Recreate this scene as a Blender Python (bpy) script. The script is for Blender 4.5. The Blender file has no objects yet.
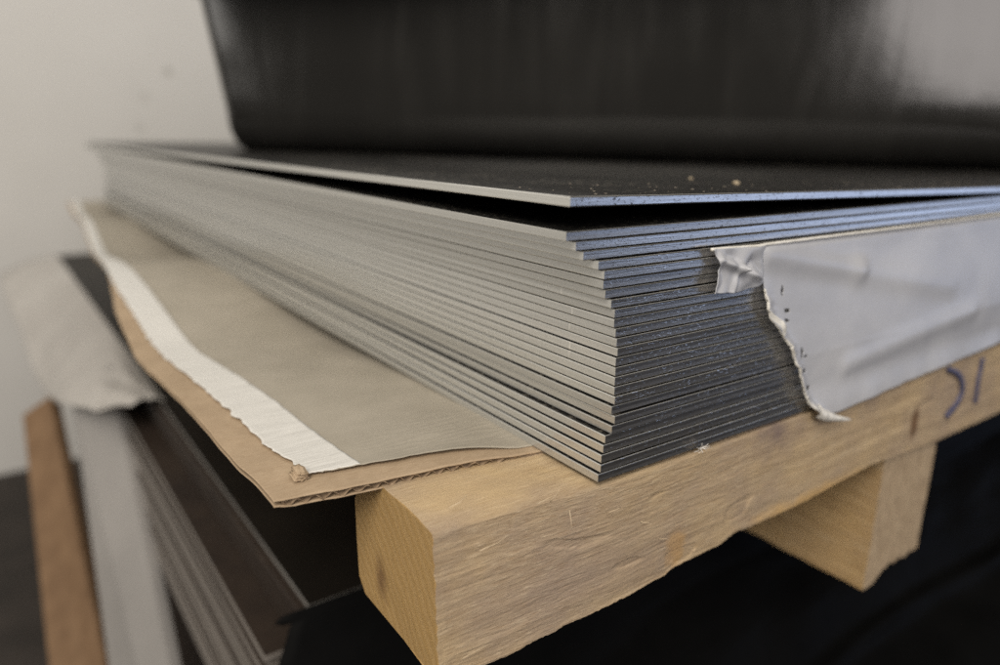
import bpy, bmesh, math, random
from mathutils import Vector, Matrix, noise
random.seed(7)
S = bpy.context.scene
COL = S.collection

# ------------------------------------------------------------------ helpers
def lin(v):
    v /= 255.0
    return v/12.92 if v <= .04045 else ((v+.055)/1.055)**2.4
def rgb(r, g, b): return (lin(r), lin(g), lin(b), 1)
def interp(x, xs, ys):
    if x <= xs[0]: return ys[0]
    for i in range(1, len(xs)):
        if x <= xs[i]:
            t = (x-xs[i-1])/(xs[i]-xs[i-1]); return ys[i-1]+t*(ys[i]-ys[i-1])
    return ys[-1]
def smooth(a, b, x):
    t = max(0, min(1, (x-a)/(b-a))); return t*t*(3-2*t)
def nz(x, y, z=0): return noise.noise(Vector((x, y, z)))

def obj(name, verts, faces, mats, parent=None, midx=None, shade=True):
    me = bpy.data.meshes.new(name); me.from_pydata(verts, [], faces); me.update()
    if not isinstance(mats, (list, tuple)): mats = [mats]
    for m in mats: me.materials.append(m)
    if midx:
        for p, i in zip(me.polygons, midx): p.material_index = i
    if shade:
        for p in me.polygons: p.use_smooth = True
    o = bpy.data.objects.new(name, me); COL.objects.link(o)
    if parent: o.parent = parent
    return o
def empty(name, loc=(0, 0, 0)):
    o = bpy.data.objects.new(name, None); o.empty_display_size = .02; o.location = loc; COL.objects.link(o); return o
def tag(o, label=None, cat=None, group=None, kind=None):
    if label: o['label'] = label
    if cat: o['category'] = cat
    if group: o['group'] = group
    if kind: o['kind'] = kind
    return o
def grid_faces(nu, nv, skip=None):
    f = []
    for i in range(nu-1):
        for j in range(nv-1):
            if skip and skip(i, j): continue
            f.append((i*nv+j, (i+1)*nv+j, (i+1)*nv+j+1, i*nv+j+1))
    return f
def solid_grid(fn, nu, nv, th, skip=None, dirn=None):
    """grid surface fn(u,v)->xyz given a real thickness th along its normal (or dirn)"""
    V = []
    for i in range(nu):
        for j in range(nv):
            V.append(Vector(fn(i/(nu-1), j/(nv-1))))
    F = grid_faces(nu, nv, skip)
    N = [Vector((0, 0, 0)) for _ in V]
    for f in F:
        n = (V[f[1]]-V[f[0]]).cross(V[f[3]]-V[f[0]])
        for k in f: N[k] += n
    n0 = len(V)
    B = [v - (n.normalized() if dirn is None else Vector(dirn))*th if (n.length > 0) else v for v, n in zip(V, N)]
    F2 = [(f[3]+n0, f[2]+n0, f[1]+n0, f[0]+n0) for f in F]
    cnt = {}
    for f in F:
        for k in range(4):
            a, b = f[k], f[(k+1) % 4]; cnt[(a, b)] = 1
    side = [(b, a, a+n0, b+n0) for (a, b) in cnt if (b, a) not in cnt]
    return [tuple(v) for v in V+B], F+F2+side
def tube(pts, r0, r1=None, n=6):
    r1 = r0 if r1 is None else r1
    V, F = [], []
    for i, p in enumerate(pts):
        p = Vector(p); a = Vector(pts[max(0, i-1)]); b = Vector(pts[min(len(pts)-1, i+1)])
        d = (b-a).normalized(); u = d.orthogonal().normalized(); w = d.cross(u)
        r = r0+(r1-r0)*i/(len(pts)-1)
        for k in range(n):
            t = 2*math.pi*k/n; V.append(tuple(p+u*math.cos(t)*r+w*math.sin(t)*r))
    for i in range(len(pts)-1):
        for k in range(n):
            F.append((i*n+k, i*n+(k+1) % n, (i+1)*n+(k+1) % n, (i+1)*n+k))
    F.append(tuple(range(n))[::-1]); F.append(tuple(range((len(pts)-1)*n, len(pts)*n)))
    return V, F
def merge(*parts):
    V, F = [], []
    for v, f in parts:
        o = len(V); V += list(v); F += [tuple(i+o for i in q) for q in f]
    return V, F
def slab(x0, x1, y0, y1, t, nx=2, ny=2, zf=None, bev=.0004):
    """sheet with softened edges; returns verts, faces, material index (0 edge, 1 face)"""
    zf = zf or (lambda x, y: 0)
    V, F, M = [], [], []
    def g(z, up):
        o = len(V)
        for i in range(nx):
            for j in range(ny):
                x = x0+bev+(x1-x0-2*bev)*i/(nx-1); y = y0+bev+(y1-y0-2*bev)*j/(ny-1)
                V.append((x, y, zf(x, y)+z))
        for f in grid_faces(nx, ny):
            F.append(tuple(k+o for k in (f if up else f[::-1]))); M.append(1)
        return o
    top = g(t, True); bot = g(0, False)
    ring = [(i, 0) for i in range(nx)]+[(nx-1, j) for j in range(1, ny)]+[(i, ny-1) for i in range(nx-2, -1, -1)]+[(0, j) for j in range(ny-2, 0, -1)]
    loops = [[top+i*ny+j for i, j in ring]]
    for ins, z in ((.3, 1-.08), (0, .3), ):
        pass
    for (ins, dz) in ((bev*.3, t-bev*.3), (0, t-bev), (0, bev), (bev*.3, bev*.3)):
        lp = []
        for i, j in ring:
            x = x0+ins+(x1-x0-2*ins)*i/(nx-1); y = y0+ins+(y1-y0-2*ins)*j/(ny-1)
            V.append((x, y, zf(x, y)+dz)); lp.append(len(V)-1)
        loops.append(lp)
    loops.append([bot+i*ny+j for i, j in ring])
    n = len(ring)
    for a, b in zip(loops, loops[1:]):
        for k in range(n):
            F.append((a[k], b[k], b[(k+1) % n], a[(k+1) % n])); M.append(0)
    return V, F, M

# ------------------------------------------------------------------ materials
class NT:
    def __init__(s, name):
        s.m = bpy.data.materials.new(name); s.m.use_nodes = True
        s.t = s.m.node_tree; s.t.nodes.clear()
        s.out = s.n('ShaderNodeOutputMaterial')
    def n(s, ty, **kw):
        k = s.t.nodes.new(ty)
        for a, b in kw.items(): setattr(k, a, b)
        return k
    def l(s, a, b): s.t.links.new(a, b)
    def coord(s, kind='Object', scale=(1, 1, 1), rot=(0, 0, 0)):
        c = s.n('ShaderNodeTexCoord'); m = s.n('ShaderNodeMapping')
        m.inputs['Scale'].default_value = scale; m.inputs['Rotation'].default_value = rot
        s.l(c.outputs[kind], m.inputs['Vector']); return m.outputs[0]
    def pos(s, scale=(1, 1, 1)):
        c = s.n('ShaderNodeNewGeometry'); m = s.n('ShaderNodeMapping'); m.inputs['Scale'].default_value = scale
        s.l(c.outputs['Position'], m.inputs['Vector']); return m.outputs[0]
    def noise(s, vec, scale, detail=3, rough=.55, dist=0):
        k = s.n('ShaderNodeTexNoise'); k.inputs['Scale'].default_value = scale; k.inputs['Detail'].default_value = detail
        k.inputs['Roughness'].default_value = rough; k.inputs['Distortion'].default_value = dist
        s.l(vec, k.inputs['Vector']); return k.outputs['Fac']
    def ramp(s, f, stops, interp='LINEAR'):
        k = s.n('ShaderNodeValToRGB'); e = k.color_ramp.elements; k.color_ramp.interpolation = interp
        while len(e) > 1: e.remove(e[-1])
        e[0].position, e[0].color = stops[0][0], stops[0][1] if not isinstance(stops[0][1], (int, float)) else (stops[0][1],)*3+(1,)
        for p, c in stops[1:]:
            q = e.new(p); q.color = c if not isinstance(c, (int, float)) else (c, c, c, 1)
        s.l(f, k.inputs[0]); return k.outputs[0]
    def mix(s, f, a, b, mode='MIX'):
        k = s.n('ShaderNodeMix', data_type='RGBA', blend_type=mode)
        for v, i in ((f, 0), (a, 6), (b, 7)):
            if isinstance(v, (int, float)): k.inputs[i].default_value = v
            elif isinstance(v, tuple): k.inputs[i].default_value = v
            else: s.l(v, k.inputs[i])
        return k.outputs[2]
    def math(s, op, a, b=None, c=None):
        k = s.n('ShaderNodeMath', operation=op)
        for i, v in enumerate((a, b, c)):
            if v is None: continue
            if isinstance(v, (int, float)): k.inputs[i].default_value = v
            else: s.l(v, k.inputs[i])
        return k.outputs[0]
    def blob(s, centre, radii, wob=.35, wscale=60, soft=.5):
        """mask of a mark on the surface: 1 inside an ellipsoid with a wobbly rim"""
        g = s.n('ShaderNodeNewGeometry'); a = s.n('ShaderNodeVectorMath', operation='SUBTRACT'); a.inputs[1].default_value = centre
        s.l(g.outputs['Position'], a.inputs[0])
        d = s.n('ShaderNodeVectorMath', operation='DIVIDE'); d.inputs[1].default_value = radii; s.l(a.outputs[0], d.inputs[0])
        L = s.n('ShaderNodeVectorMath', operation='LENGTH'); s.l(d.outputs[0], L.inputs[0])
        w = s.noise(g.outputs['Position'], wscale, 3)
        v = s.math('ADD', L.outputs['Value'], s.math('MULTIPLY', s.math('SUBTRACT', w, .5), wob*2))
        return s.ramp(v, [(1-soft if soft < 1 else 0, 1.0), (1.0, 0.0)])
    def bump(s, h, strength, dist, nrm=None):
        k = s.n('ShaderNodeBump'); k.inputs['Strength'].default_value = strength; k.inputs['Distance'].default_value = dist
        s.l(h, k.inputs['Height'])
        if nrm: s.l(nrm, k.inputs['Normal'])
        return k.outputs[0]
    def pbsdf(s, col, rough=.5, metal=0, spec=.5, nrm=None, link=True, **kw):
        p = s.n('ShaderNodeBsdfPrincipled')
        for v, k in ((col, 'Base Color'), (rough, 'Roughness'), (metal, 'Metallic'), (spec, 'Specular IOR Level')):
            if isinstance(v, (int, float, tuple)): p.inputs[k].default_value = v
            else: s.l(v, p.inputs[k])
        for k, v in kw.items(): p.inputs[k].default_value = v
        if nrm: s.l(nrm, p.inputs['Normal'])
        if link: s.l(p.outputs[0], s.out.inputs[0])
        return p.outputs[0]

def mat_edge():
    t = NT('sheared_metal_edge')
    v = t.pos((1, 1, 1))
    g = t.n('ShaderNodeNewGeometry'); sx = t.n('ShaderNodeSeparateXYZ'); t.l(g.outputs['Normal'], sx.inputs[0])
    side = t.ramp(t.math('MULTIPLY', sx.outputs['Y'], -1), [(.45, 0.0), (.6, 1.0)])      # 1 on the torn sheared edge, 0 on the smooth left edge
    streak = t.noise(t.pos((60, 60, 2600)), 1, 3, .6)
    grain = t.noise(t.pos((1500, 1500, 2200)), 1, 2, .6)
    big = t.noise(v, 35, 3, .6)
    oi = t.n('ShaderNodeObjectInfo'); rnd = oi.outputs['Random']
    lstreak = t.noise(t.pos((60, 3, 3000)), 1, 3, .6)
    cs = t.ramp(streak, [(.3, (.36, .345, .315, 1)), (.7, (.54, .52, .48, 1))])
    cl = t.ramp(lstreak, [(.3, (.585, .59, .57, 1)), (.7, (.72, .725, .70, 1))])  # left edges made paler: the stronger light there is put into their colour
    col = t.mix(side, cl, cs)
    col = t.mix(t.math('MULTIPLY', t.math('MULTIPLY', rnd, rnd), .42), col, t.mix(side, (.34, .335, .31, 1), (.16, .155, .15, 1)))
    col = t.mix(t.math('MULTIPLY', side, t.ramp(big, [(.45, 0.0), (.8, .3)])), col, (.33, .31, .28, 1))
    tc = t.n('ShaderNodeTexCoord'); sz = t.n('ShaderNodeSeparateXYZ'); t.l(tc.outputs['Object'], sz.inputs[0])
    zz = t.math('ADD', t.math('MULTIPLY', sz.outputs['Z'], 360), t.math('MULTIPLY', t.math('SUBTRACT', t.noise(t.pos((220, 220, 10)), 1, 3), .5), .35))
    frac = t.math('MULTIPLY', side, t.ramp(zz, [(.42, 1.0), (.56, 0.0)]))               # lower, torn half of the sheared edge
    col = t.mix(t.math('MULTIPLY', frac, .55), col, (.64, .60, .53, 1))
    sp = t.noise(t.pos((620, 620, 1500)), 1, 2, .5)
    row = t.noise(t.pos((45, 45, 330)), 1, 2, .5)
    speck = t.math('MULTIPLY', t.ramp(sp, [(.60, 0.0), (.66, 1.0)]), t.math('MULTIPLY', side, t.ramp(row, [(.46, 0.0), (.58, 1.0)])))
    pit = t.math('MULTIPLY', t.ramp(sp, [(.30, 1.0), (.38, 0.0)]), t.math('MULTIPLY', side, t.ramp(row, [(.42, 1.0), (.5, 0.0)])))
    col = t.mix(t.math('MULTIPLY', speck, .35), col, (.85, .83, .77, 1))
    col = t.mix(t.math('MULTIPLY', pit, .7), col, (.10, .095, .09, 1))
    for c_, r_ in (((.0055, .02205, .0500), (.01, .00035, .0022)), ((.0052, .02405, .0445), (.01, .0003, .0022)), ((.005, .0232, .0375), (.01, .00035, .0042)), ((.005, .0262, .0560), (.01, .0003, .0020))):
        col = t.mix(t.math('MULTIPLY', t.blob(c_, r_, .3, 900, .5), .75), col, (.93, .92, .88, 1))
    h = t.math('MULTIPLY', side, t.math('ADD', t.math('MULTIPLY', streak, .5), t.math('ADD', t.math('MULTIPLY', grain, .2), t.math('MULTIPLY', t.math('SUBTRACT', speck, pit), .7))))
    n = t.bump(h, .20, .0003)
    t.pbsdf(col, t.math('ADD', t.math('ADD', t.math('MULTIPLY', rnd, .10), .17), t.math('MULTIPLY', frac, .07)), t.ramp(side, [(0, .62), (1, .93)]), nrm=n)
    return t.m
def mat_film():
    t = NT('black_protective_film')
    v = t.pos()
    d = t.noise(v, 420, 4, .7)
    d2 = t.noise(v, 18, 3, .6)
    dust = t.math('MULTIPLY', t.ramp(d, [(.54, 0.0), (.66, 1.0)]), t.ramp(d2, [(.36, .1), (.62, 1.0)]))
    col = t.mix(dust, (.008, .0077, .0073, 1), (.16, .145, .12, 1))
    n = t.bump(t.noise(v, 60, 3), .15, .0006)
    t.pbsdf(col, t.ramp(d2, [(.3, .34), (.7, .5)]), 0, .3, n)
    return t.m
def mat_tub():
    t = NT('black_glossy_plastic')
    v = t.pos()
    s1 = t.noise(t.pos((22, 22, 3.5)), 1, 3, .6, .5)
    s2 = t.noise(t.pos((5, 5, 6)), 1, 2, .5)
    fine = t.noise(v, 60, 3, .6)
    col = t.mix(t.ramp(s1, [(.45, 0.0), (.75, .6)]), (.016, .0155, .0145, 1), (.026, .025, .023, 1))
    h = t.math('ADD', t.math('MULTIPLY', s1, .07), t.math('ADD', s2, t.math('MULTIPLY', fine, .03)))
    n = t.bump(h, .4, .008)
    t.pbsdf(col, t.ramp(s1, [(.3, .11), (.7, .20)]), 0, .55, n)
    return t.m
def mat_wood(face='side'):
    t = NT('sawn_pine_'+face)
    if face == 'end':
        v = t.pos()
        c = t.n('ShaderNodeNewGeometry')
        sub = t.n('ShaderNodeVectorMath', operation='SUBTRACT'); sub.inputs[1].default_value = (0, .11, -.10); t.l(c.outputs['Position'], sub.inputs[0])
        w = t.n('ShaderNodeTexWave', wave_type='RINGS', rings_direction='X'); w.inputs['Scale'].default_value = 75
        w.inputs['Distortion'].default_value = 4.5; w.inputs['Detail'].default_value = 3; w.inputs['Detail Scale'].default_value = 1.2
        t.l(sub.outputs[0], w.inputs['Vector'])
        pore = t.noise(v, 2600, 3, .7)
        saw = t.noise(t.pos((1, 900, 240)), 1, 4)
        col = t.ramp(w.outputs['Fac'], [(.1, (.51, .34, .15, 1)), (.8, (.465, .30, .12, 1))])
        col = t.mix(t.ramp(pore, [(.35, .55), (.6, 0.0)]), col, (.27, .16, .06, 1))
        col = t.mix(t.math('MULTIPLY', t.blob((-.0565, .040, -.036), (.01, .0055, .011), .5, 160, .9), .75), col, (.16, .085, .04, 1))
        h = t.math('ADD', t.math('MULTIPLY', pore, .8), t.math('ADD', t.math('MULTIPLY', saw, .4), t.math('MULTIPLY', w.outputs['Fac'], .10)))
        n = t.bump(h, .6, .0006)
        t.pbsdf(col, .75, 0, .25, n)
        return t.m
    sc = (14, 260, 260) if face == 'side' else (260, 14, 260)
    v = t.pos(sc)
    g1 = t.noise(v, 1, 5, .65, .15)
    sc2 = (130, 1900, 1900) if face == 'side' else (1500, 55, 1500)
    g2 = t.noise(t.pos(sc2), 1, 4, .7)
    big = t.noise(t.pos(), 22, 4, .6)
    fuzz = t.noise(t.pos((300, 1300, 1500) if face == 'side' else (900, 420, 1300)), 1, 4, .75, 0)
    if face == 'side':
        a, b, grey = (.56, .425, .255, 1), (.43, .31, .175, 1), (.33, .255, .20, 1)
    else:
        a, b, grey = (.52, .36, .18, 1), (.36, .23, .10, 1), (.38, .26, .14, 1)
    col = t.ramp(g1, [(.28, b), (.62, a)])
    col = t.mix(t.ramp(big, [(.38, 0.0), (.68, .75)]), col, grey)
    col = t.mix(t.ramp(g2, [(.30, .7), (.46, 0.0)]), col, (.27, .175, .095, 1))
    col = t.mix(t.ramp(g2, [(.56, 0.0), (.70, .7)]), col, (.66, .54, .375, 1))
    col = t.mix(t.ramp(fuzz, [(.58, 0.0), (.75, .35)]), col, (.68, .55, .38, 1))
    if face == 'side':
        col = t.mix(t.math('MULTIPLY', t.blob((.2099, 0, -.0275), (.0048, .02, .0105), .3, 140, .5), .85), col, (.13, .065, .03, 1))
        col = t.mix(t.math('MULTIPLY', t.blob((.095, 0, -.006), (.024, .03, .013), .7, 70, .95), .7), col, (.17, .13, .14, 1))
        col = t.mix(t.math('MULTIPLY', t.blob((.040, 0, -.036), (.006, .02, .0085), .9, 150, .5), .7), col, (.50, .31, .13, 1))
        col = t.mix(t.math('MULTIPLY', t.blob((.13, 0, -.043), (.055, .02, .0055), .8, 90, .7), .7), col, (.58, .37, .15, 1))
        col = t.mix(t.math('MULTIPLY', t.blob((0, 0, -.034), (.05, .02, .020), .7, 40, .95), .5), col, (.30, .235, .20, 1))
        col = t.mix(t.math('MULTIPLY', t.blob((-.035, .02, -.0005), (.03, .022, .006), .5, 80, .8), .6), col, (.60, .44, .235, 1))
    h = t.math('ADD', t.math('MULTIPLY', g2, 1.0), t.math('ADD', t.math('MULTIPLY', g1, .7), t.math('MULTIPLY', fuzz, .7)))
    n = t.bump(h, .55, .0006)
    t.pbsdf(col, .8, 0, .2, n)
    return t.m
def mat_card():
    t = NT('brown_cardboard')
    v = t.pos()
    a = t.noise(v, 55, 4, .6); f = t.noise(t.pos((300, 2200, 900)), 1, 3, .6)
    col = t.ramp(a, [(.3, (.35, .262, .175, 1)), (.7, (.45, .345, .235, 1))])
    col = t.mix(t.ramp(f, [(.35, .4), (.55, 0.0)]), col, (.27, .185, .11, 1))
    t.pbsdf(col, .8, 0, .2, t.bump(t.math('ADD', a, t.math('MULTIPLY', f, .3)), .3, .0006))
    return t.m
def mat_flute():
    t = NT('corrugated_core')
    a = t.noise(t.pos(), 500, 3)
    t.pbsdf(t.ramp(a, [(.3, (.15, .105, .068, 1)), (.7, (.34, .25, .165, 1))]), .85, 0, .2); return t.m
def mat_paper():
    t = NT('grey_kraft_paper')
    v = t.pos()
    a = t.noise(v, 40, 4, .6); f = t.noise(v, 1500, 3, .6)
    # faint crinkle lines across the front of the sheet
    w = t.n('ShaderNodeTexWave', wave_type='BANDS', bands_direction='Y'); w.inputs['Scale'].default_value = 105
    w.inputs['Distortion'].default_value = 11; w.inputs['Detail'].default_value = 4; w.inputs['Detail Scale'].default_value = 1.4
    t.l(t.pos((.35, 1, 1)), w.inputs['Vector'])
    k = t.blob((-.005, .066, 0), (.055, .032, .05), .4, 50, .8)
    col = t.ramp(a, [(.3, (.32, .29, .235, 1)), (.7, (.375, .34, .28, 1))])
    col = t.mix(t.math('MULTIPLY', k, t.ramp(w.outputs['Fac'], [(.0, .3), (.3, 0.0)])), col, (.25, .225, .18, 1))
    h = t.math('ADD', t.math('MULTIPLY', f, .15), t.math('MULTIPLY', k, w.outputs['Fac']))
    t.pbsdf(col, .7, 0, .3, t.bump(h, .5, .0005)); return t.m
def mat_white_tape():
    t = NT('white_paper_tape')
    v = t.pos()
    w = t.noise(t.pos((70, 1100, 300)), 1, 3, .6)
    col = t.ramp(w, [(.3, (.55, .54, .51, 1)), (.65, (.68, .67, .64, 1))])
    t.pbsdf(col, .6, 0, .35, t.bump(w, .4, .0004)); return t.m
def mat_glassine():
    t = NT('milky_paper_film')
    v = t.pos()
    a = t.noise(v, 26, 4, .6, .6); f = t.noise(v, 900, 3)
    col = t.ramp(a, [(.3, (.60, .615, .66, 1)), (.7, (.73, .74, .77, 1))])
    n = t.bump(t.math('ADD', a, t.math('MULTIPLY', f, .06)), .15, .001)
    p = t.pbsdf(col, .32, 0, .5, n, link=False)
    tr = t.n('ShaderNodeBsdfTranslucent'); t.l(col, tr.inputs[0])
    tp = t.n('ShaderNodeBsdfTransparent')
    m1 = t.n('ShaderNodeMixShader'); m1.inputs[0].default_value = .22; t.l(p, m1.inputs[1]); t.l(tr.outputs[0], m1.inputs[2])
    m2 = t.n('ShaderNodeMixShader'); m2.inputs[0].default_value = .20; t.l(m1.outputs[0], m2.inputs[1]); t.l(tp.outputs[0], m2.inputs[2])
    t.l(m2.outputs[0], t.out.inputs[0]); return t.m
def mat_curl():
    t = NT('crumpled_paper_tape')
    a = t.noise(t.pos(), 220, 3)
    t.pbsdf(t.ramp(a, [(.3, (.66, .64, .585, 1)), (.7, (.80, .785, .74, 1))]), .5, 0, .4, t.bump(a, .4, .0006)); return t.m
def simple(name, c1, c2, scale, rough, spec=.4, metal=0, bump=.2, bd=.001, vs=(1, 1, 1)):
    t = NT(name); a = t.noise(t.pos(vs), scale, 4, .6)
    t.pbsdf(t.ramp(a, [(.3, c1), (.7, c2)]), rough, metal, spec, t.bump(a, bump, bd)); return t.m
def mat_wall():
    t = NT('white_painted_wall')
    v = t.pos()
    a = t.noise(v, 3, 4, .6); f = t.noise(v, 180, 3)
    col = t.ramp(a, [(.3, (.65, .637, .612, 1)), (.7, (.71, .70, .678, 1))])
    for c, r, s in (((.2077, 1.498, .2091), .011, .62), ((.1602, 1.498, .1596), .015, .25), ((.1449, 1.498, .1000), .014, .25)):
        col = t.mix(t.math('MULTIPLY', t.blob(c, (r, .05, r), .5, 60, .8), s), col, (.30, .29, .25, 1))
    t.pbsdf(col, .8, 0, .25, t.bump(f, .2, .001)); return t.m

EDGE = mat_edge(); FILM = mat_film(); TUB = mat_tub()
WOOD = mat_wood('side'); WEND = mat_wood('end'); WBLK = mat_wood('block')
CARD = mat_card(); FLUTE = mat_flute(); PAPER = mat_paper(); WTAPE = mat_white_tape()
GLASS = mat_glassine(); CURL = mat_curl(); WALL = mat_wall()
FLOOR = simple('dark_concrete', (.022, .018, .015, 1), (.040, .032, .027, 1), 14, .7)
PLATE = simple('dark_glossy_film', (.010, .0085, .007, 1), (.018, .015, .012, 1), 8, .42, .08, 0, .08)
HARD = simple('dark_brown_hardboard', (.018, .012, .009, 1), (.034, .023, .016, 1), 30, .6)
GREYE = simple('dull_metal_edge', (.16, .145, .13, 1), (.32, .29, .265, 1), 1, .5, .4, .35, .2, .0005, (25, 3, 420))
BROWN = simple('raw_brown_board', (.15, .09, .050, 1), (.23, .145, .083, 1), 1, .75, .2, 0, .2, .001, (60, 60, 6))
WHITEB = simple('white_laminate', (.27, .26, .25, 1), (.36, .345, .33, 1), 7, .5)
CLOUD = simple('white_plastic_film', (.40, .38, .355, 1), (.48, .46, .43, 1), 7, .5, .4, 0, .15, .002)
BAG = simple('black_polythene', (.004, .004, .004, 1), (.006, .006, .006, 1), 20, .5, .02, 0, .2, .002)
SCRAP = simple('pale_torn_film', (.38, .35, .34, 1), (.50, .465, .45, 1), 16, .45, .5, 0, .3, .003)
INK = simple('blue_pen_ink', (.060, .062, .12, 1), (.13, .125, .19, 1), 300, .6)
FIBRE = simple('pale_wood_fibre', (.55, .43, .28, 1), (.70, .58, .42, 1), 200, .8)
LINT = simple('white_lint', (.7, .68, .65, 1), (.8, .78, .75, 1), 200, .8)
CRUMB = simple('beige_crumb', (.34, .27, .18, 1), (.50, .42, .30, 1), 400, .8)

# ------------------------------------------------------------------ setting
WY, FZ = 1.5, -.57
tag(obj('floor', [(-4, -3, FZ), (5, -3, FZ), (5, WY+.02, FZ), (-4, WY+.02, FZ)], [(0, 1, 2, 3)], FLOOR), 'dark concrete floor', None, None, 'structure')
V, F = merge(([(-4, WY, FZ-.1), (5, WY, FZ-.1), (5, WY, 2.6), (-4, WY, 2.6), (-4, WY+.1, FZ-.1), (5, WY+.1, FZ-.1), (5, WY+.1, 2.6), (-4, WY+.1, 2.6)],
              [(0, 1, 2, 3), (5, 4, 7, 6), (3, 2, 6, 7), (1, 5, 6, 2), (4, 0, 3, 7), (4, 5, 1, 0)]))
w = obj('wall', V, F, WALL, shade=False)
tag(w, 'white painted wall with faint smudges behind the sheets', 'wall', None, 'structure')

# ------------------------------------------------------------------ the stack of metal sheets
CX = [-.0138, -.0098, -.0067, -.0018, .0005, .0009, .0019, .0038, .005, .0051, .0057, .006, .0063, .0058, .0057, .0055, .0053, .0053, .0043, .005, .004, .0021, .0014, .0006, .0002, -.0007]
CYY = [.0045, .0048, .0049, .0036, .0033, .0039, .0039, .0031, .0026, .0027, .0024, .002, .0017, .0017, .0015, .0013, .001, .0006, .0007, -.0002, -.0002, .0005, .0004, .0002, -.0002, -.0002]
NS = 26; PIT = .079/NS; TH = PIT-.00030
SX, SY = 1.5, 1.0
ordn = ['first', 'second', 'third', 'fourth', 'fifth', 'sixth', 'seventh', 'eighth', 'ninth', 'tenth', 'eleventh', 'twelfth', 'thirteenth']
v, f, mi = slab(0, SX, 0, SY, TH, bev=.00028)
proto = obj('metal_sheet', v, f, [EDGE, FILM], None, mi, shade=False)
special = {0: 'metal sheet directly under the raised top sheet, its corner jutting out furthest left',
           25: 'metal sheet at the very bottom of the stack, lying on the wooden beam',
           12: 'metal sheet at the middle of the stack whose corner is set back furthest right'}
for i in range(NS):
    o = proto if i == 0 else proto.copy()
    if i: COL.objects.link(o)
    o.location = (CX[i], CYY[i], .079-(i+1)*PIT+.00002)
    o.rotation_euler = (0, 0, random.uniform(-.0009, .0009) if i not in (0,) else 0)
    if i in special: lab = special[i]
    elif i < 12: lab = 'metal sheet in the thick stack, %s one below the raised top sheet' % ordn[i]
    else: lab = 'metal sheet in the thick stack, %s one up from the wooden beam' % ordn[25-i]
    tag(o, lab, 'metal sheet', 'metal sheets stacked on the pallet')
def zlift(x, y):
    a = max(0, 1-max(0, y)/.86); b = max(0, 1-(max(x, -.0137)+.0137)/.34)
    return .0790+.0005+.0060*(a**1.05)*(b**1.1)
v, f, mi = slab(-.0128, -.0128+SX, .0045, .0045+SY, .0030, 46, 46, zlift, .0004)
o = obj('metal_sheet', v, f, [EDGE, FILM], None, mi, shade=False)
for p in o.data.polygons:
    if p.material_index == 1: p.use_smooth = True
tag(o, 'raised top metal sheet with black dusty face, a dark gap under its corner', 'metal sheet', 'metal sheets stacked on the pallet')
def topz(x, y): return zlift(x, y)+.0030

# little shear burr: three bright nicks on the left face of the stack
# crumbs on the top sheet
def crumb(x, y, r, lab):
    V, F = [], []
    bm = bmesh.new(); bmesh.ops.create_icosphere(bm, subdivisions=2, radius=r)
    for q in bm.verts:
        q.co *= 1+.35*nz(q.co.x/r*1.3+x*90, q.co.y/r*1.3, q.co.z/r*1.3); q.co.z *= .6
    me = bpy.data.meshes.new('crumb'); bm.to_mesh(me); bm.free(); me.materials.append(CRUMB)
    o = bpy.data.objects.new('crumb', me); COL.objects.link(o); o.location = (x, y, topz(x, y)+r*.35)
    tag(o, lab, 'crumb', 'crumbs on the top sheet')
crumb(.112, .044, .0016, 'larger beige crumb of dirt lying on the dusty black top sheet')
crumb(.125, .079, .0010, 'smaller dim crumb of dirt on the top sheet behind the larger beige one')

rd = random.Random(11); bm = bmesh.new()
for k in range(110):
    x = rd.uniform(-.008, .34); y = .0058+abs(rd.gauss(0, .028)); r = rd.choice((.00012, .00015, .0002, .00028, .0004))
    bmesh.ops.create_icosphere(bm, subdivisions=1, radius=r, matrix=Matrix.Translation((x, y, topz(x, y)+r*.5)) @ Matrix.Diagonal((rd.uniform(.8, 2.2), rd.uniform(.8, 1.6), .6, 1)))
me = bpy.data.meshes.new('dust'); bm.to_mesh(me); bm.free(); me.materials.append(simple('grey_dust', (.13, .115, .095, 1), (.26, .23, .19, 1), 300, .9))
o = bpy.data.objects.new('dust', me); COL.objects.link(o); tag(o, 'fine pale dust scattered along the front of the black top sheet', 'dust', None, 'stuff')

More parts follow.
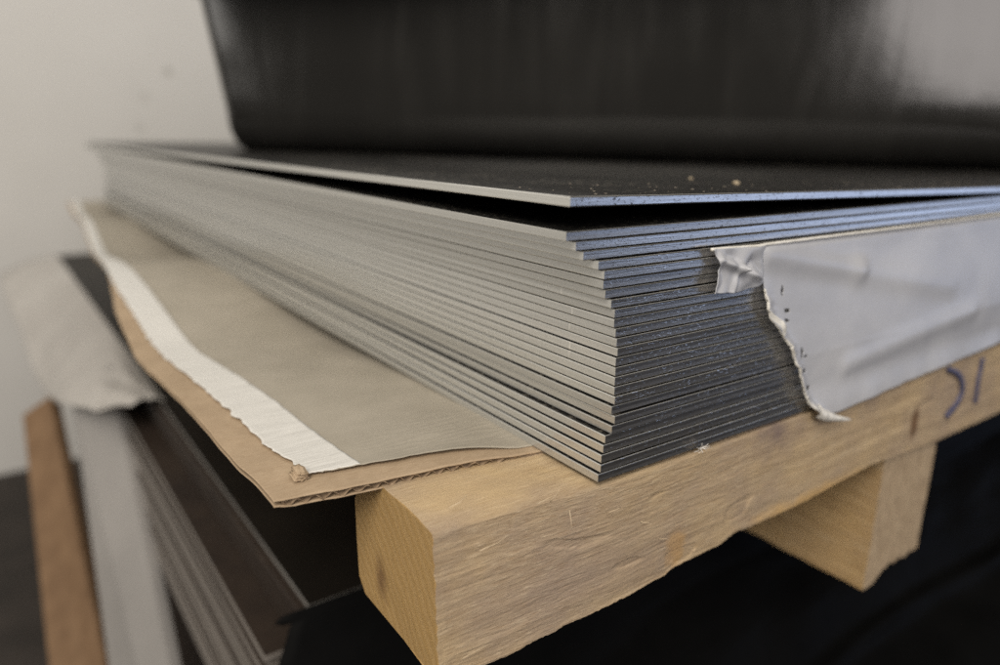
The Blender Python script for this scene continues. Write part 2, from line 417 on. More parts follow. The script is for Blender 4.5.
# ------------------------------------------------------------------ pallet: beam, runner block
pal = empty('pallet', (0, 0, -.0015))
tag(pal, 'rough pine pallet with a thick front beam and a runner block under it', 'pallet')
PZ = .0015
BX0, BX1 = -.0565, 1.15
bot_x = [-.0565, -.0333, -.0113, .0155, .0354, .0390, .0656, .0742, .0838, .1177, .1450, .1722, .2418, .3143, 1.2]
bot_z = [-.0505, -.0515, -.0493, -.0481, -.0466, -.0452, -.0449, -.0425, -.0436, -.0436, -.0415, -.0402, -.0442, -.0445, -.045]
def beam_section(x):
    """closed cross-section (y,z), counter-clockwise seen from the +x end"""
    k = 1-smooth(-.0565, .02, x)                    # wane at the near end fades out along the beam
    fy = .0062*k+.0002
    wy = .0305*k+.0035*(1-k); wz = -.0015
    lowz = -.0022-.0006*k
    bz = interp(x, bot_x, bot_z)+.0004*nz(x*160, 3.1)+.0006*abs(nz(x*420, 6.1))+.0004*nz(x*900, 8.1)
    r = lambda a, s=1: s*(.00022*nz(x*16, a*9)+.00010*nz(x*90, a*40))
    pts = []
    pts.append((.058, -.0150)); pts.append((.052, -.004)); pts.append((.047, wz))
    pts.append((wy, wz+r(.5)*.4))
    for q in (.3, .6): pts.append((wy+(fy-wy)*q, wz+(lowz-wz)*q+.0013*k*math.sin(q*math.pi)*.5+r(q)*.6))
    pts.append((fy+.0002, lowz))
    n = 64
    for i in range(1, n):
        q = i/n; z = lowz+(bz-lowz)*q
        y = fy-.0030*k*q+r(1+q, 1.3)
        fb = nz(x*70, z*1500, 4)+.6*nz(x*330, z*1900, 5)
        y -= .00006*fb+.0003*max(0, nz(x*60, z*420, 9)-.38)*smooth(1.0, .9, q)
        if nz(x*34, z*120, 13) > .42: y += .0004*smooth(.42, .5, nz(x*34, z*120, 13))       # small tear-outs
        pts.append((y, z))
    pts.append((fy-.003*k+r(5), bz)); pts.append((fy+.004, bz-.0004+r(6)))
    pts.append((.025, -.0500+r(7))); pts.append((.053, -.0490+r(8))); pts.append((.057, -.044)); pts.append((.0585, -.030))
    return pts
xs = []; x = BX0
while x < .36: xs.append(x); x += .0008
while x < BX1: xs.append(x); x += .02
xs.append(BX1)
V, F, M = [], [], []
for x in xs:
    for (y, z) in beam_section(x):
        jx = 0
        if x == BX0: jx = .0007*nz(y*300, z*300, 2)
        V.append((x+jx, y, z+PZ))
n = len(beam_section(0))
for i in range(len(xs)-1):
    for k in range(n):
        F.append((i*n+k, i*n+(k+1) % n, (i+1)*n+(k+1) % n, (i+1)*n+k)); M.append(0)
F.append(tuple(range(n))[::-1]); M.append(1); F.append(tuple(range((len(xs)-1)*n, len(xs)*n))); M.append(1)
beam = obj('beam', V, F, [WOOD, WEND], pal, M, shade=False)
beam['label'] = 'thick pine front beam with a sawn end'
# runner block under the beam
def block(name, x0, x1, y0, y1, z0, z1, mats, parent, rag=.0015, seed=1, ny=60):
    V, F, M = [], [], []
    nzr = 14; nxr = 16
    def sec(y):
        pts = []
        for i in range(nxr): pts.append((x0+(x1-x0)*i/(nxr-1), z0))
        for j in range(1, nzr): pts.append((x1, z0+(z1-z0)*j/(nzr-1)))
        for i in range(nxr-2, -1, -1): pts.append((x0+(x1-x0)*i/(nxr-1), z1))
        for j in range(nzr-2, 0, -1): pts.append((x0, z0+(z1-z0)*j/(nzr-1)))
        return pts
    ys = [y0+(y1-y0)*(k/(ny-1))**1.6 for k in range(ny)]
    for k, y in enumerate(ys):
        for (x, z) in sec(y):
            e = 1 if z > z0+.002 else 2.2
            dx = rag*.5*nz(y*90+seed, z*60, x*40); dz = (rag*e*nz(y*70, x*140+seed*3)+(.007*smooth(.203, .212, x)*smooth(.06, .0, y)*(.7+.6*abs(nz(x*300, y*200))) if seed == 1 else 0)) if z < z0+.002 else 0
            dy = rag*1.2*nz(x*160, z*120, seed) if k == 0 else 0
            V.append((x+dx, y+dy, z+dz))
    m = len(sec(0))
    for i in range(ny-1):
        for k in range(m):
            F.append((i*m+k, (i+1)*m+k, (i+1)*m+(k+1) % m, i*m+(k+1) % m)); M.append(0)
    F.append(tuple(range(m))); M.append(1); F.append(tuple(range((ny-1)*m, ny*m))[::-1]); M.append(1)
    return obj(name, V, F, mats, parent, M, shade=False)
WBE = simple('pine_block_end', (.34, .25, .16, 1), (.54, .42, .28, 1), 1, .8, .2, 0, .9, .0015, (420, 60, 120))
b = block('runner', .1935, .247, .0035, 1.02, -.1165+PZ, -.0402+PZ, [WBLK, WBE], pal, .0004)
b = block('runner', .78, .835, .002, 1.02, -.1165+PZ, -.0455+PZ, [WBLK, WBE], pal, .0016, 5)
for yy in (.34, .66, .95):
    V, F, M = slab(.02, BX1, yy, yy+.06, .030)
    o = obj('cross_board', [(a, b_, c-.0335+PZ-.0045) for a, b_, c in V], F, [WOOD, WOOD], pal, M, shade=False)
# splinters and fibres along the wane
for (x, y, z, dx, dy, dz, L) in ((-.020, -.0002, -.001, .2, -.5, .9, .006), (-.0235, .0015, -.0012, .8, -.5, .5, .006), (-.012, -.0002, -.006, -.3, -.6, -.7, .005),
                               (.004, -.0004, -.012, .5, -.6, .5, .005), (-.043, .003, -.011, .9, -.3, .35, .009), (-.05, .001, -.043, .9, -.35, .5, .008),
                               (.02, -.0004, -.020, .6, -.6, -.2, .004), (-.048, .012, .0, .8, -.3, .4, .006), (.030, -.0003, -.030, .4, -.8, .3, .004)):
    d = Vector((dx, dy, dz)).normalized(); p = Vector((x, y, z+PZ))
    pts = [p+d*L*q+Vector((0, 0, -.0012))*q*q*random.uniform(-1, 1) for q in (0, .33, .66, 1)]
    V, F = tube(pts, .00016, .00005, 5); obj('splinter', V, F, FIBRE, pal)
# pen strokes on the beam front: ")" and a straight stroke
def stroke(pts, w):
    V, F = [], []
    P = [Vector((x, -.0012, z+PZ)) for x, z in pts]
    fine = []
    for i in range(len(P)-1):
        a = P[max(0, i-1)]; b_ = P[i]; c = P[i+1]; d = P[min(len(P)-1, i+2)]
        for q in range(8):
            t = q/8; fine.append(.5*((2*b_)+(-a+c)*t+(2*a-5*b_+4*c-d)*t*t+(-a+3*b_-3*c+d)*t**3))
    fine.append(P[-1])
    for i, p in enumerate(fine):
        t = (fine[min(i+1, len(fine)-1)]-fine[max(i-1, 0)]).normalized(); s = Vector((-t.z, 0, t.x))
        ww = w*(1+.2*nz(i*.4, w*999))
        for sg in (1, -1):
            for dy in (0, .0016): V.append(tuple(p+s*sg*ww/2+Vector((0, dy, 0))))
    for i in range(len(fine)-1):
        a = i*4; b_ = a+4
        F += [(a, b_, b_+2, a+2), (a+1, a+3, b_+3, b_+1), (a, a+1, b_+1, b_), (a+2, b_+2, b_+3, a+3)]
    F += [(0, 2, 3, 1), (a+4, a+5, a+7, a+6)]
    o = obj('pen_stroke', V, F, INK, pal); return o
stroke([(.2335, -.0040), (.2455, -.0085), (.2530, -.0145), (.2555, -.0205), (.2525, -.0262), (.2425, -.0315)], .0030)
stroke([(.2735, -.0050), (.2735, -.0120), (.2735, -.0200), (.2755, -.0305)], .0026)
# white lint tuft caught under the bottom sheet
parts = []
c0 = Vector((.046, -.0016, .0008))
for k in range(9):
    a = k*.72+.3; L = random.uniform(.0025, .0052)
    e = c0+Vector((math.cos(a)*L, -.001-random.random()*.001, math.sin(a)*L*.55))
    m_ = (c0+e)/2+Vector((random.uniform(-.0006, .0006), -.0004, random.uniform(-.0006, .0006)))
    parts.append(tube([c0, m_, e], .00014, .00006, 5))
V, F = merge(*parts)
tag(obj('lint_tuft', V, F, LINT), 'tiny white lint tuft caught between the bottom sheet and the beam', 'lint')

# ------------------------------------------------------------------ cardboard with paper and tape
YE = [.043, .0707, .132, .2375, .33, .40, .45, .5676, .75, .9957, 1.06]
XE = [-.0885, -.0896, -.0900, -.0916, -.087, -.079, -.0735, -.0668, -.054, -.0413, -.038]
def xedge(y): return interp(y, YE, XE)+.0008*nz(y*45, 1)
YTO = [.052, .0599, .075, .1039, .1306, .235, .3923, .5676, .75, .9957, 1.06]
XT = [-.0745, -.0760, -.0772, -.0780, -.0787, -.0813, -.0781, -.066, -.053, -.038, -.035]      # outer rim of the tape
YT = [.052, .0628, .1266, .2248, .3792, .5751, .827, 1.06]
XI = [-.0581, -.0593, -.0602, -.0645, -.0605, -.0545, -.040, -.024]                            # inner rim of the tape
def cz(x, y):
    """height of the cardboard's top face"""
    z = -.0003
    out = smooth(.01, -.09, x)
    ed = smooth(.035, .0, x)*smooth(-.16, .0, x-.09)
    und = smooth(.06, .0, x)
    for yc, wd, a in ((.24, .085, .0095), (.62, .10, .016), (.92, .08, .008)):
        z -= a*und*(1-.5*smooth(-.02, -.07, x))*math.exp(-((y-yc)/wd)**2)
    z -= .0003*out*smooth(.12, .04, y)
    z += .0022*out*math.sin(y*17+.5)*smooth(.1, .3, y)
    z += .0013*smooth(.004, -.032, x)*smooth(.09, .06, y)
    z += .0005*nz(x*35, y*22)*und
    return z
def frontY(x):
    return interp(x, [-.09, -.0669, -.0372, -.0016, .05, .4], [.0428, .0381, .0347, .0285, .0265, .0265])+.0004*nz(x*160, 4)+.00045*nz(x*700, 6)
card = empty('cardboard_sheet', (0, 0, -.002)); CZ = .002
tag(card, 'brown corrugated cardboard with grey paper and white tape, sticking out from under the stack', 'cardboard')
CW = .30; YB = 1.06
def cpt(u, v):
    y0 = .0395; y = y0+(YB-y0)*v**1.35
    xl = xedge(y)
    # u dense near the free edge
    x = xl+(CW-xl)*u**1.6
    yy = y+(frontY(x)-y0)*(1-v)**6
    return x, yy
def thick(x): return .0014+.0014*smooth(-.001, -.02, x)
def shell(off, sgn=1):
    def fn(u, v):
        x, y = cpt(u, v); return (x, y, cz(x, y)+off(x, y)+CZ)
    return fn
V, F = solid_grid(shell(lambda x, y: -.0), 70, 150, .00032)
o = obj('top_liner', V, F, CARD, card)
def blow(x, y): return -thick(x)+.0009*smooth(-.082, -.0915, x-xedge(y)+(-.09))
V, F = solid_grid(shell(lambda x, y: -thick(x)+.00034+.0007*smooth(.006, .0, x-xedge(y))), 70, 150, .00032)
obj('bottom_liner', V, F, CARD, card)
# fluted core, seen on the front edge
nx = 560; V = []
for i in range(nx+1):
    x = -.0865+(.10+.0865)*i/nx
    ph = x/.0052*2*math.pi+1.3*nz(x*60, 2)
    for j in range(5):
        y = frontY(x)+.0004+.0006*nz(x*300, 7)+j*.008
        a = .5+.42*math.sin(ph)*(1-.35*abs(nz(x*90, 9)))
        z = cz(x, y)-.00032-(thick(x)-.00066)*(1-a)
        V.append((x, y, z+CZ))
F = grid_faces(nx+1, 5)
n0 = len(V); V2 = V+[(a, b_, c-.00038) for a, b_, c in V]
F2 = F+[tuple(k+n0 for k in q[::-1]) for q in F]+[(i*5, i*5+n0, (i+1)*5+n0, (i+1)*5) for i in range(nx)]
obj('fluted_core', V2, F2, FLUTE, card)
# grey paper over it
def ppt(u, v):
    y0 = .052; y = y0+(YB-.004-y0)*v**1.35
    xl = interp(y, YTO, XT)+.004
    x = xl+(CW-.005-xl)*u**1.6
    fyp = frontY(x)+interp(x, [-.08, -.0741, -.0581, -.0429, -.0301, -.0097, .0, .01], [.0120, .0120, .0112, .0100, .0085, .0058, .0048, .004])+.0007*nz(x*70, 12)
    return x, y+(fyp-y0)*(1-v)**6
def pfn(u, v):
    x, y = ppt(u, v)
    z = cz(x, y)+.00045+.00045*max(0, nz(x*30, y*140, 3))*smooth(.0, -.02, x)*smooth(.14, .06, y)
    lift = .0014*math.exp(-((y-frontY(x)-.007)/.006)**2)*smooth(-.002, -.03, x)
    return (x, y, z+lift+CZ)
V, F = solid_grid(pfn, 90, 170, .00022); obj('grey_paper', V, F, PAPER, card)
def tfn(u, v):
    y0 = .0505; y = y0+(YB-.006-y0)*v**1.3
    xo = interp(y, YTO, XT)+.0016*nz(y*150, 5)+.0011*nz(y*520, 6); xi = interp(y, YT, XI)
    x = xo+(xi-xo)*u
    yy = y+(1-v)**8*(frontY(x)+.0118-y0+.0006*nz(x*300, 1))
    px = (x, yy)
    z = cz(x, yy)+.0013+.00035*nz(x*40, yy*180, 9)+.0004*max(0, nz(x*20, yy*40, 4))
    return (x, yy, z+CZ)
V, F = solid_grid(tfn, 22, 260, .0003); obj('white_tape', V, F, WTAPE, card)
# a torn brown tuft of liner at the tape's near end
parts = []
for k in range(9):
    cx, cy = -.0772+.0020*nz(k*1.7, 1), .0495+.0004*nz(k*2.3, 5)
    w_ = .0022-.0001*k
    pts = []
    def tf(u, v, k=k, cx=cx, cy=cy, w_=w_):
        x = cx+(u-.5)*2*w_; y = cy+v*.0055+.0008*nz(u*4, k)
        return (x, y, cz(x, y)+CZ+.0006+.0003*k+.0009*math.sin(v*2.6)*(1-.35*k/9)+.0007*nz(x*700+k, y*600))
    parts.append(solid_grid(tf, 6, 5, .00018))
V, F = merge(*parts); obj('torn_flap', V, F, CARD, card)

# ------------------------------------------------------------------ milky paper film taped to the front of the stack
ZS = [.079-(i+.5)*PIT for i in range(NS)][::-1]; YS = CYY[::-1]
def facey(z): return interp(z, [-.01, .0, .02, .04, .0577, .0668, .09], [-.0004, -.0004, -.0004, .0013, .0029, .0034, .0040])
film = empty('paper_film', (.15, 0, .03)); FO = Vector((.15, 0, .03))
tag(film, 'milky white paper film with a torn edge taped across the front of the stack', 'paper film')
lz = [.0686, .0518, .0436, .0362, .0306, .0191, .0052, -.0031]
lx = [.0736, .0761, .0781, .0857, .0911, .0986, .1067, .1191]
def leftx(z):
    z2 = max(-.0031, min(.0686, z))
    return interp(-z2, [-q for q in lz], lx)+.0007*nz(z*420, 1)+.0004*nz(z*1300, 5)
def segd(x, z, a, b):
    ax, az = a; bx, bz = b; t = ((x-ax)*(bx-ax)+(z-az)*(bz-az))/((bx-ax)**2+(bz-az)**2)
    tc = max(0, min(1, t)); return math.hypot(x-ax-tc*(bx-ax), z-az-tc*(bz-az)), t
def ybulge(x, z):
    b = .0009
    lxn = leftx(z)
    d, t = segd(x, z, (.0785, .0650), (.140, .0540)); b += .0012*math.exp(-(d/.0046)**2)
    d, t = segd(x, z, (.140, .0540), (.2217, .0393)); b += .0008*math.exp(-(d/.0060)**2)
    d, t = segd(x, z, (.1357, .0151), (.2464, .0243)); b += .0011*math.exp(-(d/.0050)**2)
    b += .0010*max(0, nz(x*14, z*20, 1))
    e = x-lxn
    b += .0022*math.exp(-(e/.004)**2)*smooth(.060, .040, z)*(1+.5*nz(z*220, 7))
    b += .0016*smooth(.012, -.004, z)*(1+.4*nz(x*60, 5))           # flares at the bottom
    return b
HOL = [(.0869, .0516, .0006, .0016), (.0902, .0439, .0015, .0007), (.0905, .0400, .0012, .0006), (.1016, .0262, .0007, .0021), (.1042, .0243, .0012, .0006), (.1040, .0186, .0014, .0008),
       (.1078, .0110, .0015, .0011), (.1072, .0062, .0007, .0009)]
NU, NV = 210, 120
def uv(i, j):
    v = j/(NV-1); zt_ = .0688; zb = -.0028
    u = i/(NU-1)
    z = zt_+(zb-zt_)*v
    x0 = leftx(z); x = x0+(.72-x0)*u**2.6
    # bottom rim follows the beam, climbing slightly to the right; top rim likewise
    z += v*interp(x, [.118, .132, .1845, .289, .72], [0, -.0014, .0012, .0046, .012])+(1-v)*interp(x, [.07, .1864, .2674, .72], [0, .0004, .0011, .003])
    z += v**30*.0006*nz(x*120, 3)
    return x, z
cache = {}
def ffn(u, v):
    i = round(u*(NU-1)); j = round(v*(NV-1)); x, z = uv(i, j); cache[(i, j)] = (x, z)
    y = min(facey(z), facey(z+.004), facey(z-.004))-ybulge(x, z)
    if v < .03: y += .0008*(1-v/.03)
    return tuple(Vector((x, y, z))-FO)
def hole(i, j):
    x, z = cache[(i, j)]
    for hx, hz, rx, rz in HOL:
        if ((x-hx)/rx)**2+((z-hz)/rz)**2 < 1+.6*nz(x*900, z*900): return True
    return False
for i in range(NU):
    for j in range(NV): cache[(i, j)] = uv(i, j)
V, F = solid_grid(ffn, NU, NV, .00015, hole, (0, -1, 0))
obj('film', V, F, GLASS, film)
# narrow crumpled end flap on the left
fz = [.0697, .0641, .0551]; fxl = [.0457, .0495, .0471]
def flap(u, v):
    zt_, zb = .0697-.0010*u, .0549+interp(u, [0, .5, 1], [0, -.0012, .0004])
    z = zt_+(zb-zt_)*v
    x0 = interp(-z, [-.0697, -.0641, -.0551], fxl)+.0005*nz(z*500, 2); x = x0+(.0752-x0)*u
    y = facey(z)-.0016
    c = abs(nz(x*120+3, z*110, 2)); y -= .0030*c
    d, _ = segd(x, z, (.050, .066), (.060, .0625)); y -= .0024*math.exp(-(d/.0016)**2)
    d, _ = segd(x, z, (.060, .0625), (.072, .0580)); y -= .0018*math.exp(-(d/.0014)**2)
    d, _ = segd(x, z, (.060, .0625), (.058, .0545)); y -= .0014*math.exp(-(d/.0012)**2)
    y -= .0012*math.exp(-((u-0)/.05)**2)
    return tuple(Vector((x, y, z))-FO)
V, F = solid_grid(flap, 60, 40, .0002, None, (0, -1, 0)); fl = obj('end_flap', V, F, GLASS, film)
fl['label'] = 'small crumpled end flap'
# rolled top rim, beige
pts = []
for k in range(70):
    x = .0465+(.45-.0465)*(k/69)**1.5
    z = .0695+(-.0008 if x > .0736 else -.0008*(x-.0457)/.028)+.0003*nz(x*90, 1)
    z = z if x < .0736 else .0690+interp(x, [.07, .1864, .2674, .72], [0, .0004, .0011, .003])
    pts.append(Vector((x, facey(.0688)-.0015-.0002*nz(x*200, 2), z))-FO)
V, F = tube(pts, .00062, .0006, 7); obj('rolled_rim', V, F, CURL, film)
# crumpled torn edge curl
def curl(u, v):
    z = .0535+(-.0038-.0535)*v
    x0 = leftx(z)
    w_ = .0014+.0022*smooth(.048, .038, z)*smooth(.026, .036, z)*1.5+.0011*smooth(.02, .0, z)+.0012*abs(nz(z*300, 3))
    w_ = .0005+.0042*smooth(.0465, .041, z)*smooth(.0345, .038, z)+.0016*abs(nz(z*170, 3))*smooth(.05, .035, z)+.0012*smooth(.012, -.002, z)
    a = u*2.4
    x = x0-.0004+w_*u*(.9+.3*nz(z*200, 8))
    y = facey(z)-.0012-.0010*math.sin(a)*(.5+.8*abs(nz(z*210, u*2.0, 4)))-ybulge(x0, z)*.6
    zz = z+.0016*nz(z*180, u*2.5, 9)*u
    return tuple(Vector((x, y, zz))-FO)
V, F = solid_grid(curl, 12, 130, .0002, None, (0, -1, 0)); obj('torn_curl', V, F, CURL, film)
# pointed tail at the bottom
def tail(u, v):
    x = .1150+(.1385-.1150)*u; zc = interp(u, [0, .2, .6, 1], [.0002, -.0026, -.0058, -.0081])
    w_ = .0062*(1-u)**.8*(.8+.4*abs(nz(u*9, 1)))+.0002
    z = zc+(.5-v)*w_
    y = facey(0)-.0030-.0022*u-.0016*math.sin(v*math.pi)*(1-u)-.0006*nz(x*300, z*300)
    return tuple(Vector((x, y, z))-FO)
V, F = solid_grid(tail, 30, 9, .0002, None, (0, -1, 0)); obj('torn_tail', V, F, CURL, film)

# ------------------------------------------------------------------ black casing on the top sheet
P0 = Vector((.0629, .5578, 0)); P1 = Vector((.490, .0902, 0))
ux = (P1-P0).normalized(); uy = Vector((-ux.y, ux.x, 0))
if uy.y < 0: uy = -uy
TL, TD, THH = .84, .36, .166
P0 = P0-ux*.019
tub = empty('plastic_casing', (P0.x, P0.y, .0834))
tub.rotation_euler = (0, 0, math.atan2(ux.y, ux.x))
tag(tub, 'glossy black plastic casing with a rounded lower edge, standing on the top sheet', 'casing')
def rrect(x0, x1, y0, y1, r, n=8):
    pts = []
    for cx, cy, a0 in ((x1-r, y0+r, -90), (x1-r, y1-r, 0), (x0+r, y1-r, 90), (x0+r, y0+r, 180)):
        for k in range(n+1):
            a = math.radians(a0+90*k/n); pts.append((cx+r*math.cos(a), cy+r*math.sin(a)))
    return pts
R0 = .036
fl_ = math.tan(math.radians(10.5)); lean_ = math.tan(math.radians(1.0))
def ringp(z, ins, r, extra=0):
    """horizontal outline at height z: ends flare outwards, the front leans back as it rises"""
    h = max(0, z-R0)
    out = []
    # straight runs are subdivided so that the front can ripple a little
    base = rrect(ins*.15-fl_*h-extra, TL-ins+fl_*h+extra, ins+lean_*h-extra, TD-ins+fl_*h+extra, r)
    m_ = len(base)
    for k in range(m_):
        p, q = base[k], base[(k+1) % m_]
        n_ = 24 if (k+1) % 9 == 0 else 1
        for j in range(n_):
            t = j/n_; x = p[0]+(q[0]-p[0])*t; y = p[1]+(q[1]-p[1])*t
            if y < .08: y += .0016*nz(x*7, z*9, 3)*min(1, z/.02)
            out.append((x, y, z))
    return out
def loft(rings, close=False):
    V, F = [], []; m = min(len(r) for r in rings)
    for rg in rings: V += rg
    n_ = len(rings)
    for a in range(n_ if close else n_-1):
        b_ = (a+1) % n_
        for k in range(m): F.append((a*m+k, a*m+(k+1) % m, b_*m+(k+1) % m, b_*m+k))
    if not close: F.append(tuple(range(m))[::-1]); F.append(tuple(range((n_-1)*m, n_*m)))
    return V, F
rings = [ringp(.0, .032, .014)]
for k in range(1, 10):
    a = math.radians(90-10*k); rings.append(ringp(R0-R0*math.sin(a), .030*(1-math.cos(a)), .014))
for q in (.1, .2, .3, .4, .5, .6, .7, .8, .9, 1): rings.append(ringp(R0+(THH-R0)*q, 0, .014))
for q in (.97, .6, .2): rings.append(ringp(R0+(THH-R0)*q, .0035, .0115))
rings.append(ringp(.006, R0+.006, .03))
V, F = loft(rings); obj('casing_body', V, F, TUB, tub)
rings = [ringp(z, 0, .03+max(0, e), e) for z, e in ((THH-.004, .002), (THH-.008, .050), (THH-.016, .053), (THH-.016, .056), (THH-.002, .056), (THH+.002, .052), (THH+.003, .002), (THH-.002, -.002))]
V, F = loft(rings, True); obj('rim', V, F, TUB, tub)

# ------------------------------------------------------------------ lower stack
LZ = -.118
LY = .150
v, f, mi = slab(-.043, 1.35, LY, 1.34, .0028, bev=.0006)
o = obj('black_plate', [(a, b_, c+LZ-.0028) for a, b_, c in v], f, [simple('worn_plate_edge', (.16, .15, .14, 1), (.34, .33, .31, 1), 1, .4, .4, .6, .2, .0005, (20, 9, 300)), PLATE], None, mi, shade=False)
tag(o, 'large black filmed plate under the pallet with a bright worn edge', 'metal plate')
v, f, mi = slab(-.047, 1.34, LY+.004, 1.33, .0215, bev=.001)
tag(obj('brown_board', [(a, b_, c+LZ-.0028-.0216) for a, b_, c in v], f, [HARD, HARD], None, mi, shade=False), 'thick dark brown board right under the black plate', 'board')
zt_ = LZ-.0028-.0218
NL = 20; tk = .0049
v, f, mi = slab(0, 1.38, 0, 1.17, .0041, bev=.0007)
lp = obj('lower_sheet', v, f, [GREYE, HARD], None, mi, shade=False)
ordl = ordn+['fourteenth', 'fifteenth', 'sixteenth', 'seventeenth', 'eighteenth', 'nineteenth', 'twentieth']
for k in range(NL):
    o = lp if k == 0 else lp.copy()
    if k: COL.objects.link(o)
    o.location = (-.0605+.0035*nz(k*.83, 2)-.0002*k+(-.003 if k in (0, 4, 5, 9) else 0), LY+.008+.004*nz(k*3.3, 1), zt_-(k+1)*tk)
    tag(o, 'thin dull grey sheet in the lower stack, %s one below the dark brown board' % ordl[k], 'metal sheet', 'grey sheets in the lower stack')
zb = zt_-NL*tk
b = empty('lower_pallet', (0, .2, FZ)); tag(b, 'dark wooden pallet on the floor carrying the lower stack', 'pallet')
for x0 in (-.03, .6, 1.2):
    V, F, M = slab(x0, x0+.1, 0, 1.1, zb-FZ-.023-.001); obj('runner', V, F, [HARD, HARD], b, M, shade=False)
V, F, M = slab(-.05, 1.32, -.02, 1.12, .022); obj('deck_board', [(a, c, d+zb-FZ-.023) for a, c, d in V], F, [HARD, HARD], b, M, shade=False)

# black polythene hung over the front of the lower stack and over the floor
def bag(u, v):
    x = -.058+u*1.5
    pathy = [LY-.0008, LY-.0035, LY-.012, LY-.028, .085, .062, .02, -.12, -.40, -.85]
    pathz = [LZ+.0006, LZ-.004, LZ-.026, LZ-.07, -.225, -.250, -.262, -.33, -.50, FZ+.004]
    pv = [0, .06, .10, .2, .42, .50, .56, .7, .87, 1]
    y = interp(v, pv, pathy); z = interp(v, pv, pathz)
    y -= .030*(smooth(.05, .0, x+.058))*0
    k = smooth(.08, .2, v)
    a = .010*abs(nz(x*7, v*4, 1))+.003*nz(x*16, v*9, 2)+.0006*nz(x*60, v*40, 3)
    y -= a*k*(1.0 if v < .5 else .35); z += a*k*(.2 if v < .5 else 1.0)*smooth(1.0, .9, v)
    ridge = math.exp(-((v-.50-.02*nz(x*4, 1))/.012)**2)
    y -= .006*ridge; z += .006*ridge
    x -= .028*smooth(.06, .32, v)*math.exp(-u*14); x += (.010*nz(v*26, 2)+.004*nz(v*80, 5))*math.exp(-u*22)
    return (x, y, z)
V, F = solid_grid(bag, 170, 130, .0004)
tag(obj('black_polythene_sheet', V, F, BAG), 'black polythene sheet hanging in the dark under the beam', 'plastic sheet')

# boards leaning at the left of the lower stack, and plastic film over its far edge
def leaning(name, tl, tr, bl, br, th, m, lab, cat):
    tl, tr, bl, br = map(Vector, (tl, tr, bl, br))
    def ext(a, b_):
        t = (FZ+.001-a.z)/(b_.z-a.z); return a+(b_-a)*t
    bl, br = ext(tl, bl), ext(tr, br)
    nrm = (tr-tl).cross(bl-tl).normalized()
    if nrm.y < 0: nrm = -nrm
    V = [tl, tr, br, bl]; V = V+[p+nrm*th for p in V]
    bm = bmesh.new(); vs = [bm.verts.new(p) for p in V]
    for q in ((0, 1, 2, 3), (7, 6, 5, 4), (0, 4, 5, 1), (1, 5, 6, 2), (2, 6, 7, 3), (3, 7, 4, 0)): bm.faces.new([vs[k] for k in q])
    bmesh.ops.recalc_face_normals(bm, faces=bm.faces); bmesh.ops.bevel(bm, geom=bm.edges[:], offset=.0012, segments=2, affect='EDGES')
    me = bpy.data.meshes.new(name); bm.to_mesh(me); bm.free(); me.materials.append(m)
    o = bpy.data.objects.new(name, me); COL.objects.link(o); tag(o, lab, cat); return o
#LEAN
leaning('brown_board', (-.1366, .7592, -.2031), (-.1085, .7464, -.1814), (-.1514, .5769, -.3953), (-.1061, .5446, -.3943), .014, BROWN,
        'raw brown board leaning at the far left beside the white board', 'board')
leaning('white_board', (-.0960, .6420, -.1480), (-.0655, .5900, -.1120), (-.1094, .4642, -.3372), (-.0744, .3771, -.2936), .010, WHITEB,
        'white board leaning against the grey sheets of the lower stack', 'board')
tY = [1.34, 1.05, .80, .60, .43]
outer = [(-.130, 1.36, -.150), (-.121, 1.10, -.175), (-.115, .93, -.195), (-.112, .80, -.195), (-.106, .628, -.154), (-.093, .485, -.117), (-.066, .475, -.1150)]
def drape(u, v):
    y = 1.34+(.475-1.34)*u; a = Vector((-.0405, y, LZ+.0016))
    s = u*(len(outer)-1); i = min(int(s), len(outer)-2); t = s-i; b_ = Vector(outer[i])*(1-t)+Vector(outer[i+1])*t
    p = a.lerp(b_, v)
    bul = math.sin(v*math.pi)
    p.z += bul*.005*(1+.6*nz(u*5, v*3, 2))+.004*nz(u*9, v*4, 4)*v
    p.x += .004*nz(u*7, v*3, 8)*v
    return tuple(p)
V, F = solid_grid(drape, 90, 40, .0004)
tag(obj('white_plastic_film', V, F, CLOUD), 'crumpled white plastic film hanging over the far left edge of the lower stack', 'plastic film')

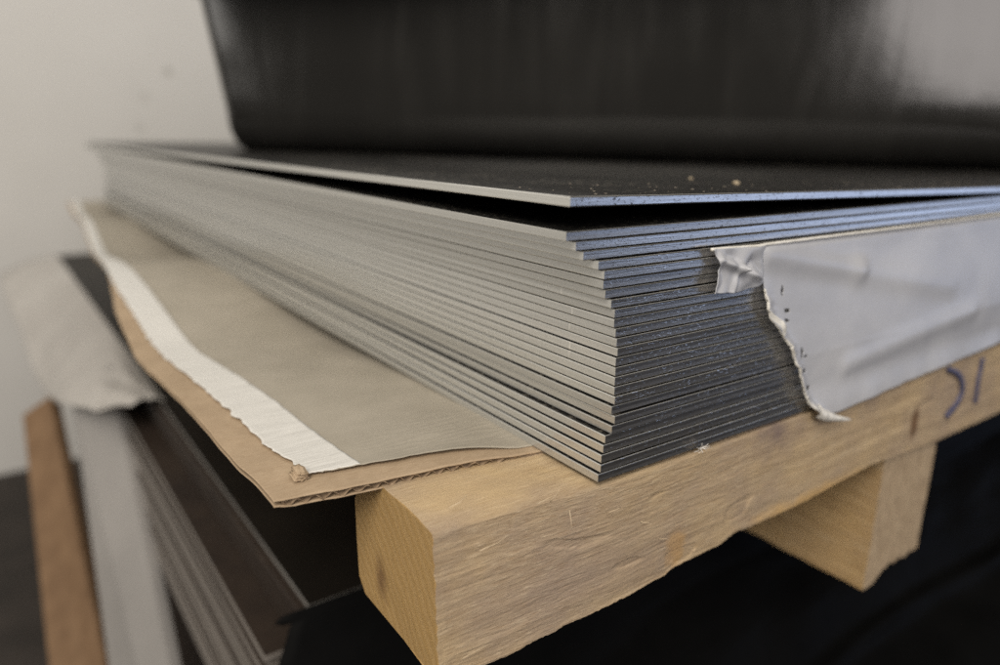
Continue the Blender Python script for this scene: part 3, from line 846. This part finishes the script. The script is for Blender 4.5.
# ------------------------------------------------------------------ light
wd = bpy.data.worlds.new('World'); S.world = wd; wd.use_nodes = True
bg = wd.node_tree.nodes['Background']; bg.inputs[0].default_value = (1.0, .93, .84, 1); bg.inputs[1].default_value = .075
def area(name, loc, tgt, sx, sy, watt, col):
    L = bpy.data.lights.new(name, 'AREA'); L.shape = 'RECTANGLE'; L.size = sx; L.size_y = sy; L.energy = watt; L.color = col
    o = bpy.data.objects.new(name, L); COL.objects.link(o); o.location = loc
    o.rotation_euler = (Vector(tgt)-Vector(loc)).to_track_quat('-Z', 'Y').to_euler(); return o
area('ceiling_lamp', (-1.2, -.95, 1.48), (.05, .25, 0), 1.3, 1.3, 52, (1.0, .925, .82))
area('daylight_window', (2.4, -1.45, -.06), (.2, 0, .05), 1.9, .54, 6.0, (.50, .64, 1.0))
area('wall_fill', (.30, .75, 1.65), (.45, 1.5, .2), .8, .8, 10, (1.0, .965, .90))  # added fill that brightens the back wall, not an actual fixture
area('side_wash_fill', (-1.6, .62, .55), (-1.25, 1.5, -.3), .7, .7, 7, (1.0, .955, .89))  # added unseen wash on the wall, mirrored in the left sheet edges
area('front_patch_light', (-.28, -1.43, .60), (.5, .1, .15), .55, .6, 7.5, (1.0, .93, .89))  # added unseen light whose mirror image makes the pale patch on the casing

# ------------------------------------------------------------------ camera
R = [[0.8142725510851876, -0.5802363487205984, 0.016911303102027347], [0.1408575740028879, 0.22576663845782988, 0.9639442768155597], [-0.5631335156028643, -0.782531280258393, 0.2655662610760615]]
cd = bpy.data.cameras.new('Camera'); cam = bpy.data.objects.new('Camera', cd); COL.objects.link(cam)
M = Matrix(R).transposed().to_4x4(); M.translation = Vector((-.14755079, -.15047584, .10544936)); cam.matrix_world = M
cd.sensor_width = 36; cd.lens = 36*.7296155; cd.clip_start = .01; cd.clip_end = 60
cd.dof.use_dof = True; cd.dof.focus_distance = .230; cd.dof.aperture_fstop = 4.7; cd.dof.aperture_blades = 7
S.camera = cam
S.view_settings.view_transform = 'Standard'; S.view_settings.look = 'None'; S.view_settings.exposure = -.06; S.view_settings.gamma = 1
S.render.engine = 'CYCLES'
S.cycles.max_bounces = 8
S.cycles.use_denoising = False
